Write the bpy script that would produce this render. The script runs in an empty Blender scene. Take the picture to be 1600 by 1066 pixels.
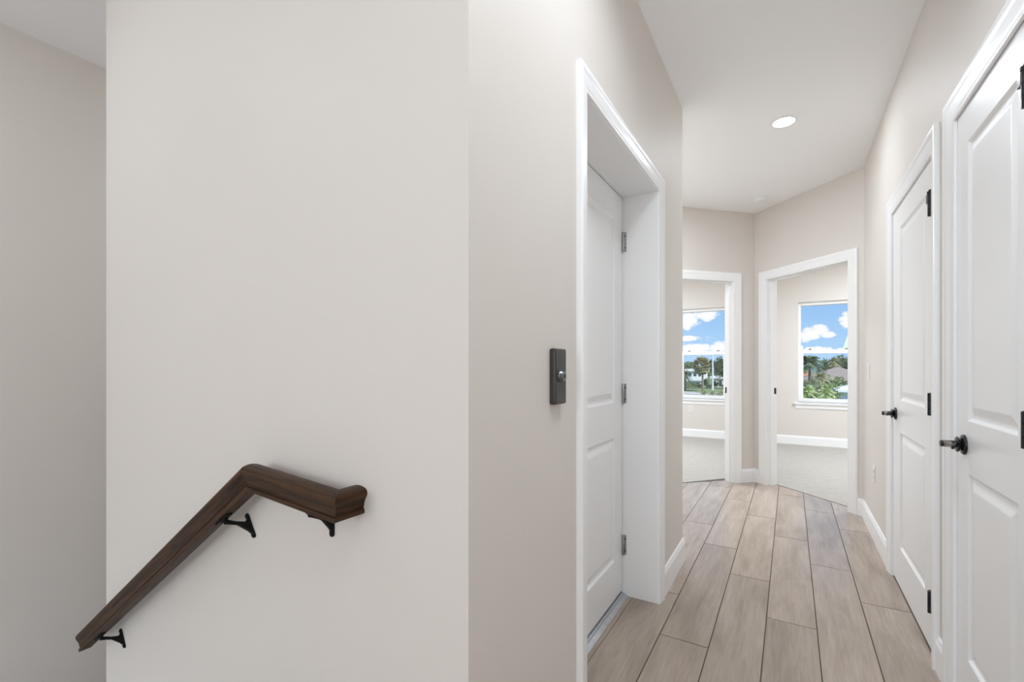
import bpy, bmesh, math, random
from mathutils import Vector, Matrix
random.seed(7)
SC = bpy.context.scene
COL = SC.collection

# ------------------------------------------------------------------ measured place (metres)
F_PX, YAW, V0, EYE = 720.8, math.radians(31.1), 573.2, 1.1773
CY, SY = math.cos(YAW), math.sin(YAW)
XL, XR = -0.5617, 0.4948          # hall side walls
CEIL = 2.747
YS = 0.7594                        # stair wall face
XSE = -2.3988                      # stair wall's outer corner
XSL = -3.086                       # stairwell's far left wall
YE = 2.94                          # end of the shaft wall in the hall
NX, NY = -0.3108, 5.3352           # inner corner of the two diagonal walls
Q = math.sqrt(0.5)
YW = 8.19                          # bedroom window wall
TW = 0.12                          # partition thickness
GROUND = -3.6


def at(x, y, Y):
    """the point of the place at depth Y seen at photo pixel x, y"""
    t, w = (x - 800) / F_PX, (V0 - y) / F_PX
    k = Y / (SY * t + CY)
    return Vector(((CY * t - SY) * k, Y, EYE + w * k))


# ------------------------------------------------------------------ materials
def new_mat(name):
    m = bpy.data.materials.new(name)
    m.use_nodes = True
    nt = m.node_tree
    return m, nt, nt.nodes['Principled BSDF']


def N(nt, kind, **kw):
    n = nt.nodes.new(kind)
    for k, v in kw.items():
        setattr(n, k, v)
    return n


def plain(name, col, rough=0.5, metal=0.0, bump=0.0, bscale=200.0, var=0.0, vscale=3.0, spec=0.5):
    m, nt, b = new_mat(name)
    b.inputs['Base Color'].default_value = (*col, 1)
    b.inputs['Roughness'].default_value = rough
    b.inputs['Metallic'].default_value = metal
    b.inputs['Specular IOR Level'].default_value = spec
    tc = N(nt, 'ShaderNodeTexCoord')
    if bump:
        n = N(nt, 'ShaderNodeTexNoise')
        n.inputs['Scale'].default_value = bscale
        n.inputs['Detail'].default_value = 3
        nt.links.new(tc.outputs['Object'], n.inputs['Vector'])
        bp = N(nt, 'ShaderNodeBump')
        bp.inputs['Strength'].default_value = bump
        bp.inputs['Distance'].default_value = 0.002
        nt.links.new(n.outputs['Fac'], bp.inputs['Height'])
        nt.links.new(bp.outputs['Normal'], b.inputs['Normal'])
    if var:
        n = N(nt, 'ShaderNodeTexNoise')
        n.inputs['Scale'].default_value = vscale
        n.inputs['Detail'].default_value = 4
        nt.links.new(tc.outputs['Object'], n.inputs['Vector'])
        mx = N(nt, 'ShaderNodeMix', data_type='RGBA')
        mx.inputs['A'].default_value = (*[c * (1 - var) for c in col], 1)
        mx.inputs['B'].default_value = (*[min(1, c * (1 + var)) for c in col], 1)
        nt.links.new(n.outputs['Fac'], mx.inputs['Factor'])
        nt.links.new(mx.outputs['Result'], b.inputs['Base Color'])
    return m


M = {}
M['wall'] = plain('greige_wall_paint', (0.700, 0.658, 0.614), 0.55, bump=0.12, bscale=160, var=0.012, vscale=2.0, spec=0.35)
M['ceiling'] = plain('flat_white_ceiling_paint', (0.92, 0.92, 0.92), 0.8, bump=0.1, bscale=200, spec=0.2)
M['trim'] = plain('white_trim_enamel', (0.88, 0.88, 0.88), 0.32, bump=0.02, bscale=60)
M['door'] = plain('white_door_enamel', (0.85, 0.85, 0.85), 0.30, bump=0.03, bscale=90)
M['black'] = plain('matte_black_metal', (0.008, 0.008, 0.009), 0.20, 0.0, bump=0.02)
M['bracket'] = plain('black_iron', (0.004, 0.004, 0.004), 0.6, 0.0, bump=0.05, spec=0.25)
M['steel'] = plain('satin_nickel', (0.44, 0.44, 0.45), 0.34, 1.0, bump=0.02)
M['chrome'] = plain('dark_chrome', (0.17, 0.18, 0.19), 0.16, 1.0)
M['bronze'] = plain('brushed_dark_bronze', (0.058, 0.054, 0.048), 0.38, 0.55, bump=0.05, bscale=400)
M['alu'] = plain('weathered_aluminium', (0.50, 0.51, 0.53), 0.45, 0.7, bump=0.2, bscale=120, var=0.2, vscale=25)
M['dark'] = plain('dark_gap', (0.02, 0.02, 0.02), 0.8)
M['plate'] = plain('light_almond_plastic', (0.76, 0.735, 0.70), 0.4)
M['plastic'] = plain('white_plastic', (0.84, 0.84, 0.83), 0.35)
M['vinyl'] = plain('white_vinyl', (0.86, 0.86, 0.86), 0.35)
M['grout'] = plain('brown_grout', (0.11, 0.085, 0.068), 0.9, bump=0.3, bscale=500)
M['wedge'] = plain('pale_green_wedge', (0.62, 0.74, 0.60), 0.5)
M['stucco'] = plain('white_stucco', (0.78, 0.78, 0.76), 0.8, bump=0.2)


def carpet_mat():
    m, nt, b = new_mat('pale_loop_carpet')
    tc = N(nt, 'ShaderNodeTexCoord')
    v = N(nt, 'ShaderNodeTexVoronoi')
    v.inputs['Scale'].default_value = 130
    nt.links.new(tc.outputs['Object'], v.inputs['Vector'])
    n = N(nt, 'ShaderNodeTexNoise')
    n.inputs['Scale'].default_value = 14
    nt.links.new(tc.outputs['Object'], n.inputs['Vector'])
    ad = N(nt, 'ShaderNodeMath', operation='MULTIPLY_ADD')
    nt.links.new(v.outputs['Distance'], ad.inputs[0])
    ad.inputs[1].default_value = 0.7
    nt.links.new(n.outputs['Fac'], ad.inputs[2])
    cr = N(nt, 'ShaderNodeValToRGB')
    cr.color_ramp.elements[0].color = (0.520, 0.493, 0.455, 1)
    cr.color_ramp.elements[1].color = (0.430, 0.405, 0.370, 1)
    cr.color_ramp.elements[0].position = 0.3
    cr.color_ramp.elements[1].position = 0.95
    nt.links.new(ad.outputs[0], cr.inputs['Fac'])
    nt.links.new(cr.outputs['Color'], b.inputs['Base Color'])
    b.inputs['Roughness'].default_value = 0.95
    b.inputs['Specular IOR Level'].default_value = 0.1
    bp = N(nt, 'ShaderNodeBump')
    bp.inputs['Strength'].default_value = 0.6
    bp.inputs['Distance'].default_value = 0.004
    nt.links.new(v.outputs['Distance'], bp.inputs['Height'])
    nt.links.new(bp.outputs['Normal'], b.inputs['Normal'])
    return m


M['carpet'] = carpet_mat()


def plank_mat():
    """wood-look porcelain plank: grain and smudges run along Y, a tint of its own on each plank"""
    m, nt, b = new_mat('taupe_wood_look_tile')
    g = N(nt, 'ShaderNodeNewGeometry')
    tc = N(nt, 'ShaderNodeTexCoord')
    off = N(nt, 'ShaderNodeVectorMath', operation='MULTIPLY_ADD')
    cb = N(nt, 'ShaderNodeCombineXYZ')
    for k in range(3):
        nt.links.new(g.outputs['Random Per Island'], cb.inputs[k])
    nt.links.new(cb.outputs[0], off.inputs[0])
    off.inputs[1].default_value = (37.0, 53.0, 11.0)
    nt.links.new(tc.outputs['Object'], off.inputs[2])

    def noise(scale, sx, sy, detail=5, dist=0.0, rough=0.55):
        mp = N(nt, 'ShaderNodeMapping')
        mp.inputs['Scale'].default_value = (sx, sy, 1)
        nt.links.new(off.outputs[0], mp.inputs['Vector'])
        n = N(nt, 'ShaderNodeTexNoise')
        n.inputs['Scale'].default_value = scale
        n.inputs['Detail'].default_value = detail
        n.inputs['Distortion'].default_value = dist
        n.inputs['Roughness'].default_value = rough
        nt.links.new(mp.outputs[0], n.inputs['Vector'])
        return n.outputs['Fac']

    big = noise(1.0, 9.0, 1.6, 5, 0.9)
    fine = noise(1.0, 75.0, 4.0, 5, 1.1, 0.65)
    cr = N(nt, 'ShaderNodeValToRGB')
    e = cr.color_ramp.elements
    e[0].position, e[0].color = 0.28, (0.325, 0.266, 0.219, 1)
    e[1].position, e[1].color = 0.52, (0.418, 0.345, 0.287, 1)
    e2 = e.new(0.8)
    e2.color = (0.476, 0.399, 0.337, 1)
    nt.links.new(big, cr.inputs['Fac'])
    mx = N(nt, 'ShaderNodeMix', data_type='RGBA', blend_type='MULTIPLY')
    mx.inputs['Factor'].default_value = 1
    nt.links.new(cr.outputs['Color'], mx.inputs['A'])
    r2 = N(nt, 'ShaderNodeMapRange')
    r2.inputs['From Min'].default_value, r2.inputs['From Max'].default_value = 0.3, 0.7
    r2.inputs['To Min'].default_value, r2.inputs['To Max'].default_value = 0.86, 1.09
    nt.links.new(fine, r2.inputs['Value'])
    r3 = N(nt, 'ShaderNodeMapRange')
    r3.inputs['To Min'].default_value, r3.inputs['To Max'].default_value = 0.90, 1.07
    nt.links.new(g.outputs['Random Per Island'], r3.inputs['Value'])
    mul = N(nt, 'ShaderNodeMath', operation='MULTIPLY')
    nt.links.new(r2.outputs[0], mul.inputs[0])
    nt.links.new(r3.outputs[0], mul.inputs[1])
    cc = N(nt, 'ShaderNodeCombineXYZ')
    for k in range(3):
        nt.links.new(mul.outputs[0], cc.inputs[k])
    nt.links.new(cc.outputs[0], mx.inputs['B'])
    nt.links.new(mx.outputs['Result'], b.inputs['Base Color'])
    b.inputs['Roughness'].default_value = 0.24
    b.inputs['Specular IOR Level'].default_value = 0.22
    bp = N(nt, 'ShaderNodeBump')
    bp.inputs['Strength'].default_value = 0.08
    bp.inputs['Distance'].default_value = 0.001
    nt.links.new(fine, bp.inputs['Height'])
    nt.links.new(bp.outputs['Normal'], b.inputs['Normal'])
    return m


M['plank'] = plank_mat()


def walnut_mat():
    """stained oak, grain along the UV's u direction (metres)"""
    m, nt, b = new_mat('dark_stained_oak')
    uv = N(nt, 'ShaderNodeUVMap')
    def noise(sx, sy, detail, dist):
        mp = N(nt, 'ShaderNodeMapping')
        mp.inputs['Scale'].default_value = (sx, sy, 1)
        nt.links.new(uv.outputs[0], mp.inputs['Vector'])
        n = N(nt, 'ShaderNodeTexNoise')
        n.inputs['Scale'].default_value = 1
        n.inputs['Detail'].default_value = detail
        n.inputs['Distortion'].default_value = dist
        nt.links.new(mp.outputs[0], n.inputs['Vector'])
        return n.outputs['Fac']
    a = noise(4, 90, 5, 0.8)
    f = noise(14, 430, 3, 0.3)
    cr = N(nt, 'ShaderNodeValToRGB')
    e = cr.color_ramp.elements
    e[0].position, e[0].color = 0.30, (0.0125, 0.0058, 0.0030, 1)
    e[1].position, e[1].color = 0.72, (0.088, 0.044, 0.0215, 1)
    ad = N(nt, 'ShaderNodeMath', operation='MULTIPLY_ADD')
    nt.links.new(f, ad.inputs[0])
    ad.inputs[1].default_value = 0.55
    sb = N(nt, 'ShaderNodeMath', operation='MULTIPLY_ADD')
    nt.links.new(a, sb.inputs[0])
    sb.inputs[1].default_value = 0.8
    sb.inputs[2].default_value = -0.165
    nt.links.new(sb.outputs[0], ad.inputs[2])
    nt.links.new(ad.outputs[0], cr.inputs['Fac'])
    nt.links.new(cr.outputs['Color'], b.inputs['Base Color'])
    b.inputs['Roughness'].default_value = 0.45
    b.inputs['Specular IOR Level'].default_value = 0.16
    bp = N(nt, 'ShaderNodeBump')
    bp.inputs['Strength'].default_value = 0.25
    bp.inputs['Distance'].default_value = 0.0006
    nt.links.new(f, bp.inputs['Height'])
    nt.links.new(bp.outputs['Normal'], b.inputs['Normal'])
    return m


M['walnut'] = walnut_mat()


def glass_mat():
    m = bpy.data.materials.new('clear_window_glass')
    m.use_nodes = True
    nt = m.node_tree
    nt.nodes.clear()
    o = N(nt, 'ShaderNodeOutputMaterial')
    t = N(nt, 'ShaderNodeBsdfTransparent')
    t.inputs[0].default_value = (0.97, 0.985, 0.98, 1)
    g = N(nt, 'ShaderNodeBsdfGlossy')
    g.inputs['Roughness'].default_value = 0.0
    mx = N(nt, 'ShaderNodeMixShader')
    mx.inputs[0].default_value = 0.035
    nt.links.new(t.outputs[0], mx.inputs[1])
    nt.links.new(g.outputs[0], mx.inputs[2])
    nt.links.new(mx.outputs[0], o.inputs[0])
    return m


M['glass'] = glass_mat()


def lamp_mat(strength):
    m, nt, b = new_mat('lit_diffuser')
    b.inputs['Base Color'].default_value = (0.9, 0.9, 0.9, 1)
    b.inputs['Emission Color'].default_value = (1.0, 0.97, 0.93, 1)
    b.inputs['Emission Strength'].default_value = strength
    return m


M['lamp'] = lamp_mat(10.0)


def leaf_mat(name, c1, c2):
    m, nt, b = new_mat(name)
    g = N(nt, 'ShaderNodeNewGeometry')
    mx = N(nt, 'ShaderNodeMix', data_type='RGBA')
    mx.inputs['A'].default_value = (*c1, 1)
    mx.inputs['B'].default_value = (*c2, 1)
    nt.links.new(g.outputs['Random Per Island'], mx.inputs['Factor'])
    nt.links.new(mx.outputs['Result'], b.inputs['Base Color'])
    b.inputs['Roughness'].default_value = 0.55
    return m


M['leaf_dark'] = leaf_mat('dark_green_leaves', (0.060, 0.100, 0.045), (0.15, 0.22, 0.09))
M['leaf_mid'] = leaf_mat('green_leaves', (0.14, 0.20, 0.07), (0.36, 0.42, 0.17))
M['leaf_lime'] = leaf_mat('bright_green_leaves', (0.28, 0.38, 0.10), (0.62, 0.68, 0.32))
M['leaf_olive'] = leaf_mat('olive_palm_fronds', (0.16, 0.18, 0.08), (0.48, 0.44, 0.22))
M['bark'] = plain('grey_brown_bark', (0.22, 0.18, 0.14), 0.9, bump=0.4, bscale=12, var=0.25, vscale=6)
M['lawn'] = plain('short_lawn', (0.20, 0.25, 0.11), 0.95, bump=0.4, bscale=8, var=0.35, vscale=0.6)
M['road'] = plain('pale_concrete_road', (0.52, 0.49, 0.44), 0.9, var=0.1, vscale=2)
M['roof_white'] = plain('white_metal_roof', (0.84, 0.84, 0.84), 0.5, var=0.04)
M['roof_orange'] = plain('terracotta_roof_tile', (0.50, 0.24, 0.14), 0.8, var=0.25, vscale=3)
M['roof_brown'] = plain('grey_brown_roof_tile', (0.30, 0.25, 0.21), 0.85, var=0.2, vscale=3)
M['house_white'] = plain('pale_house_wall', (0.72, 0.72, 0.70), 0.85, var=0.05)
M['house_beige'] = plain('beige_house_wall', (0.50, 0.45, 0.37), 0.85, var=0.06)
M['house_blue'] = plain('pale_blue_wall', (0.70, 0.76, 0.80), 0.85, var=0.05)
M['pane_dark'] = plain('dark_window_pane', (0.06, 0.08, 0.10), 0.1)
M['galv'] = plain('white_galvanised_pole', (0.72, 0.73, 0.74), 0.5)


# ------------------------------------------------------------------ mesh helpers
class MB:
    def __init__(self):
        self.v, self.f, self.uv = [], [], None

    def add(self, verts, faces):
        o = len(self.v)
        self.v += [Vector(p) for p in verts]
        self.f += [tuple(i + o for i in q) for q in faces]
        return self

    def box(self, x0, y0, z0, x1, y1, z1, fr=None):
        p = [(x0, y0, z0), (x1, y0, z0), (x1, y1, z0), (x0, y1, z0), (x0, y0, z1), (x1, y0, z1), (x1, y1, z1), (x0, y1, z1)]
        if fr:
            p = [fr(*q) for q in p]
        return self.add(p, [(0, 3, 2, 1), (4, 5, 6, 7), (0, 1, 5, 4), (1, 2, 6, 5), (2, 3, 7, 6), (3, 0, 4, 7)])

    def prism(self, poly, z0, z1):
        n = len(poly)
        return self.add([(x, y, z0) for x, y in poly] + [(x, y, z1) for x, y in poly],
                        [tuple(range(n - 1, -1, -1)), tuple(range(n, 2 * n))] + [(i, (i + 1) % n, n + (i + 1) % n, n + i) for i in range(n)])

    def lathe(self, prof, origin, axis, seg=28):
        """prof = (distance along axis, radius)"""
        a = Vector(axis).normalized()
        s = a.orthogonal().normalized()
        t = a.cross(s)
        o = Vector(origin)
        rings = []
        vs, fs = [], []
        for d, r in prof:
            rings.append(len(vs))
            for k in range(seg):
                w = 2 * math.pi * k / seg
                vs.append(o + a * d + (s * math.cos(w) + t * math.sin(w)) * max(r, 1e-5))
        for i in range(len(prof) - 1):
            for k in range(seg):
                k2 = (k + 1) % seg
                fs.append((rings[i] + k, rings[i] + k2, rings[i + 1] + k2, rings[i + 1] + k))
        fs.append(tuple(range(seg - 1, -1, -1)))
        fs.append(tuple(rings[-1] + k for k in range(seg)))
        return self.add(vs, fs)

    def tube(self, pts, radii, seg=10, flat=1.0, up=None):
        """round (or flattened) bar through pts"""
        pts = [Vector(p) for p in pts]
        vs, fs = [], []
        for i, p in enumerate(pts):
            d = (pts[min(i + 1, len(pts) - 1)] - pts[max(i - 1, 0)]).normalized()
            s = d.cross(Vector(up)).normalized() if up else d.orthogonal().normalized()
            t = s.cross(d)
            r = radii[i] if isinstance(radii, (list, tuple)) else radii
            for k in range(seg):
                w = 2 * math.pi * k / seg
                vs.append(p + (s * math.cos(w) + t * (math.sin(w) * flat)) * r)
        for i in range(len(pts) - 1):
            for k in range(seg):
                k2 = (k + 1) % seg
                fs.append((i * seg + k, i * seg + k2, (i + 1) * seg + k2, (i + 1) * seg + k))
        fs.append(tuple(range(seg - 1, -1, -1)))
        fs.append(tuple((len(pts) - 1) * seg + k for k in range(seg)))
        return self.add(vs, fs)

    def build(self, name, mat, parent=None, smooth=False, bevel=0.0, bseg=2, merge=True, fix=True):
        me = bpy.data.meshes.new(name)
        me.from_pydata([tuple(p) for p in self.v], [], self.f)
        bm = bmesh.new()
        bm.from_mesh(me)
        if merge:
            bmesh.ops.remove_doubles(bm, verts=bm.verts, dist=1e-6)
        if fix:
            bmesh.ops.recalc_face_normals(bm, faces=bm.faces)
        if smooth:
            for f in bm.faces:
                f.smooth = True
            for e in bm.edges:
                if len(e.link_faces) == 2 and e.calc_face_angle(0) > math.radians(38):
                    e.smooth = False
        bm.to_mesh(me)
        bm.free()
        me.materials.append(mat)
        o = bpy.data.objects.new(name, me)
        COL.objects.link(o)
        if parent:
            o.parent = parent
            o.matrix_parent_inverse = parent.matrix_world.inverted() if parent.parent is None else Matrix.Identity(4)
            if parent.type == 'EMPTY':
                o.matrix_parent_inverse = Matrix.Translation(-parent.location)
        if bevel:
            b = o.modifiers.new('edge', 'BEVEL')
            b.width, b.segments, b.limit_method = bevel, bseg, 'ANGLE'
            b.harden_normals = False
        return o


def tag(o, label, cat, kind=None, group=None):
    o['label'], o['category'] = label, cat
    if kind:
        o['kind'] = kind
    if group:
        o['group'] = group
    return o


def empty(name, loc, label, cat, kind=None, group=None):
    o = bpy.data.objects.new(name, None)
    o.empty_display_size = 0.1
    COL.objects.link(o)
    o.location = loc
    return tag(o, label, cat, kind, group)


def struct(name, mb, mat, label, cat, **kw):
    return tag(mb.build(name, mat, **kw), label, cat, 'structure')


# ------------------------------------------------------------------ floors and ceiling
# planks: 0.1975 m pitch across, 1.22 m long, joints where the photo shows them
tile = MB()
PITCH, GW = 0.1983, 0.0042
X0 = -0.0955
first = {-6: 2.3, -5: 3.0, -4: 2.62, -3: 3.706, -2: 2.077, -1: 2.891, 0: 2.474, 1: 3.278, 2: 2.876, 3: 2.2, 4: 2.6}


def clip_poly(poly, nx, ny, d):
    """keep the part with nx*x+ny*y <= d"""
    out = []
    for i in range(len(poly)):
        a, b = poly[i], poly[(i + 1) % len(poly)]
        da, db = nx * a[0] + ny * a[1] - d, nx * b[0] + ny * b[1] - d
        if da <= 0:
            out.append(a)
        if (da < 0 < db) or (db < 0 < da):
            t = da / (da - db)
            out.append((a[0] + (b[0] - a[0]) * t, a[1] + (b[1] - a[1]) * t))
    return out


DL = (-NX + NY) * Q + TW      # far face of left diagonal wall: (-x+y)Q = DL
DR = (NX + NY) * Q + TW
for c in range(-18, 4):
    xa, xb = X0 + c * PITCH + GW / 2, X0 + (c + 1) * PITCH - GW / 2
    j = first.get(c, 2.0 + ((c * 0.43) % 1.22))
    y = j - 1.22 * 6
    while y < 5.4:
        ya, yb = max(y + 0.0030, -3.2), y + 1.22 - 0.0030
        y += 1.22
        if yb <= -3.2:
            continue
        p = [(xa, ya), (xb, ya), (xb, yb), (xa, yb)]
        p = clip_poly(p, -Q, Q, DL - 0.004)
        p = clip_poly(p, Q, Q, DR - 0.004) if len(p) > 2 else p
        if len(p) < 3:
            continue
        # stairwell opening: planks stop at the nosing
        if c * PITCH + X0 < -1.24 and yb > -0.3 and ya < 0.8:
            p = clip_poly(p, 0, 1, -0.32) if ya < -0.32 else []
        if len(p) < 3:
            continue
        cx = sum(q[0] for q in p) / len(p)
        cyy = sum(q[1] for q in p) / len(p)
        if cx < XL - 0.13 and 0.9 < cyy < YE - 0.1:
            continue
        ins = 0.0012
        n = len(p)
        top = []
        for q in p:
            dx, dy = q[0] - cx, q[1] - cyy
            L = math.hypot(dx, dy) or 1
            top.append((q[0] - dx / L * ins, q[1] - dy / L * ins))
        tile.add([(q[0], q[1], -0.010) for q in p] + [(q[0], q[1], -0.0012) for q in p] + [(q[0], q[1], 0.0) for q in top],
                 [tuple(range(2 * n, 3 * n))] + [(i, (i + 1) % n, n + (i + 1) % n, n + i) for i in range(n)]
                 + [(n + i, n + (i + 1) % n, 2 * n + (i + 1) % n, 2 * n + i) for i in range(n)])
floor = struct('floor', tile, M['plank'], 'taupe wood-look tile plank floor running down the hallway', 'floor')
gr = MB()
hall_poly = [(XR + 0.12, -3.2), (XR + 0.12, NY - (XR + 0.12 - NX) + TW / Q), (NX, NY + TW / Q), (-1.25, 4.40 + TW), (-1.25, YE), (XL - 0.13, YE), (XL - 0.13, YS + 0.06), (-1.25, YS + 0.06), (-1.25, -0.3), (XSL, -0.3), (XSL, -3.2)]
gr.prism(hall_poly, -0.16, -0.0035)
struct('floor_grout', gr, M['grout'], 'brown grout bed showing between the hallway tile planks', 'floor')

cpl = MB()
cpl.prism([(NX - 0.06, NY + TW / Q + 0.06), (NX - 0.06, YW), (-4.0, YW), (-4.0, 4.40 + TW), (-1.25, 4.40 + TW)], -0.16, 0.004)
struct('floor_left_bedroom', cpl, M['carpet'], 'pale carpet beyond the left bedroom doorway', 'carpet')
cpr = MB()
cpr.prism([(NX + 0.06, NY + TW / Q - 0.06), (XR + 0.12, NY - (XR + 0.12 - NX) + TW / Q), (3.2, 4.53 + 0.1), (3.2, YW), (NX + 0.06, YW)], -0.16, 0.004)
struct('floor_right_bedroom', cpr, M['carpet'], 'pale carpet beyond the right bedroom doorway', 'carpet')
struct('ceiling', MB().box(-4.2, -3.4, CEIL, 3.4, YW + 0.25, CEIL + 0.15), M['ceiling'], 'flat white ceiling over the hallway and stairwell', 'ceiling')

# ------------------------------------------------------------------ walls
OPEN_TOP = 2.047
E0, E1 = 1.385, 2.330            # elevator opening
C0, C1 = 2.470, 3.331            # closet opening
L0, L1 = 1.583, 2.171            # linen door opening
w = MB()
w.box(XL - 0.20, YS + 0.15, -0.01, XL, E0 - 0.012, CEIL)
w.box(XL - 0.20, E1 + 0.012, -0.01, XL, YE, CEIL)
w.box(XL - 0.20, E0 - 0.012, OPEN_TOP + 0.012, XL, E1 + 0.012, CEIL)
struct('wall_left', w, M['wall'], 'greige wall along the left of the hallway, around the recessed door', 'wall')
struct('wall_stair', MB().box(XSE, YS, -2.9, XL, YS + 0.15, CEIL), M['wall'], 'broad greige wall that carries the handrail', 'wall')
struct('wall_shaft_side', MB().box(XSE, YS + 0.15, -2.9, XSE + 0.15, YE, CEIL), M['wall'], 'side of the shaft turning away behind the handrail wall', 'wall')
struct('wall_shaft_back', MB().box(XSE + 0.15, YE - 0.15, -0.01, XL - 0.20, YE, CEIL), M['wall'], 'wall around the corner past the recessed door', 'wall')
struct('wall_stairwell', MB().box(XSL - 0.15, -3.2, -2.9, XSL, 4.4, CEIL), M['wall'], 'greige wall at the far left edge of the stairwell', 'wall')
struct('wall_landing_back', MB().box(XSL - 0.15, -3.35, -2.9, XR + 0.12, -3.2, CEIL), M['wall'], 'wall at the back of the landing', 'wall')
w = MB()
yb = -3.2
for a, b in ((-3.2, L0 - 0.012), (L1 + 0.012, C0 - 0.012), (C1 + 0.012, NY - (XR - NX) + 0.15)):
    w.box(XR, a, -0.01, XR + 0.12, b, CEIL)
for a, b in ((L0, L1), (C0, C1)):
    w.box(XR, a - 0.012, OPEN_TOP + 0.012, XR + 0.12, b + 0.012, CEIL)
struct('wall_right', w, M['wall'], 'greige wall along the right of the hallway, around the two closed doors', 'wall')


def frL(t, n, z):   # left diagonal wall: t runs away from the inner corner, n into the hall
    return Vector((NX - t * Q + n * Q, NY - t * Q - n * Q, z))


def frR(t, n, z):
    return Vector((NX + t * Q - n * Q, NY - t * Q - n * Q, z))


DT = 2.040                       # bedroom opening height
LA, LB = 0.262, 1.080            # left bedroom opening along its wall
RA, RB = 0.156, 1.006            # right bedroom opening
for nm, fr, a, b, end, lab in (('wall_end_left', frL, LA, LB, 1.325, 'greige diagonal wall around the left bedroom doorway'),
                               ('wall_end_right', frR, RA, RB, (XR - NX) / Q + 0.0, 'greige diagonal wall around the right bedroom doorway')):
    w = MB()
    w.box(0 if fr is frL else 0, -TW, -0.01, a - 0.012, 0, CEIL, fr)
    w.box(b + 0.012, -TW, -0.01, end, 0, CEIL, fr)
    w.box(a - 0.012, -TW, DT + 0.012, b + 0.012, 0, CEIL, fr)
    struct(nm, w, M['wall'], lab, 'wall')
struct('wall_vestibule', MB().box(-1.37, YE, -0.01, -1.25, 4.40 + TW, CEIL), M['wall'], 'wall closing the nook left of the hallway end', 'wall')
struct('wall_left_bedroom_side', MB().box(-4.12, 4.40, -0.01, -4.0, YW, CEIL), M['wall'], 'side wall of the left bedroom', 'wall')
struct('wall_left_bedroom_back', MB().box(-4.12, 4.40, -0.01, -1.37, 4.40 + TW, CEIL), M['wall'], 'back wall of the left bedroom', 'wall')
struct('wall_right_bedroom_side', MB().box(3.2, 4.5, -0.01, 3.32, YW, CEIL), M['wall'], 'side wall of the right bedroom', 'wall')
struct('wall_right_bedroom_back', MB().box(XR + 0.12, 4.53, -0.01, 3.32, 4.53 + 0.10, CEIL), M['wall'], 'back wall of the right bedroom', 'wall')
struct('wall_between_bedrooms', MB().box(NX - 0.06, NY + TW / Q - 0.04, -0.01, NX + 0.06, YW, CEIL), M['wall'], 'partition between the two bedrooms', 'wall')
WZ0, WZ1 = 0.638, 2.148
WL = (-1.622, -0.872)
WR = (0.102, 0.852)
w = MB()
xs = [-4.12, WL[0], WL[1], WR[0], WR[1], 3.32]
for i in range(5):
    if i in (1, 3):
        w.box(xs[i], YW, -0.3, xs[i + 1], YW + 0.18, WZ0)
        w.box(xs[i], YW, WZ1, xs[i + 1], YW + 0.18, CEIL)
    else:
        w.box(xs[i], YW, -0.3, xs[i + 1], YW + 0.18, CEIL)
struct('wall_window', w, M['wall'], 'greige bedroom wall with the two windows', 'wall')

# ------------------------------------------------------------------ casings, jambs, doors
CASING = [(0.0, 0.0), (0.0, 0.006), (0.003, 0.009), (0.010, 0.0105), (0.014, 0.0095), (0.018, 0.0115), (0.024, 0.0125), (0.052, 0.0145),
          (0.060, 0.0150), (0.064, 0.0175), (0.070, 0.0190), (0.084, 0.0190), (0.088, 0.0170), (0.090, 0.0140), (0.090, 0.0)]


def casing(fr, a, b, top, width=0.09, base=0.0, flat=1.0):
    """mitred moulding round three sides of an opening from a to b; fr(s, n, z), n out of the wall"""
    m = MB()
    k = width / 0.09
    prof = [(p * k, t * flat) for p, t in CASING]
    n = len(prof)
    vs = []
    for p, t in prof:
        vs += [fr(a - p, t, base), fr(a - p, t, top + p), fr(b + p, t, top + p), fr(b + p, t, base)]
    fs = []
    for i in range(n):
        j = (i + 1) % n
        for q in range(3):
            fs.append((4 * i + q, 4 * i + q + 1, 4 * j + q + 1, 4 * j + q))
    fs.append(tuple(4 * i for i in range(n)))
    fs.append(tuple(4 * i + 3 for i in range(n)))
    m.add(vs, fs)
    return m


def jamb(fr, a, b, top, d0, d1, th=0.012, base=0.0):
    """lining boards of an opening: depths d1..d0 (d0 at the wall face)"""
    m = MB()
    m.box(a - th, d1, base, a, d0, top + th, fr)
    m.box(b, d1, base, b + th, d0, top + th, fr)
    m.box(a, d1, top, b, d0, top + th, fr)
    return m


def stops(fr, a, b, top, d0, d1, th=0.011, base=0.0):
    m = MB()
    m.box(a, d1, base, a + th, d0, top, fr)
    m.box(b - th, d1, base, b, d0, top, fr)
    m.box(a + th, d1, top - th, b - th, d0, top, fr)
    return m


PANEL = [(0.0, 0.0), (0.004, -0.003), (0.009, -0.0085), (0.014, -0.0095), (0.020, -0.0095), (0.026, -0.0080), (0.046, -0.0018), (0.050, -0.0012)]


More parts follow.
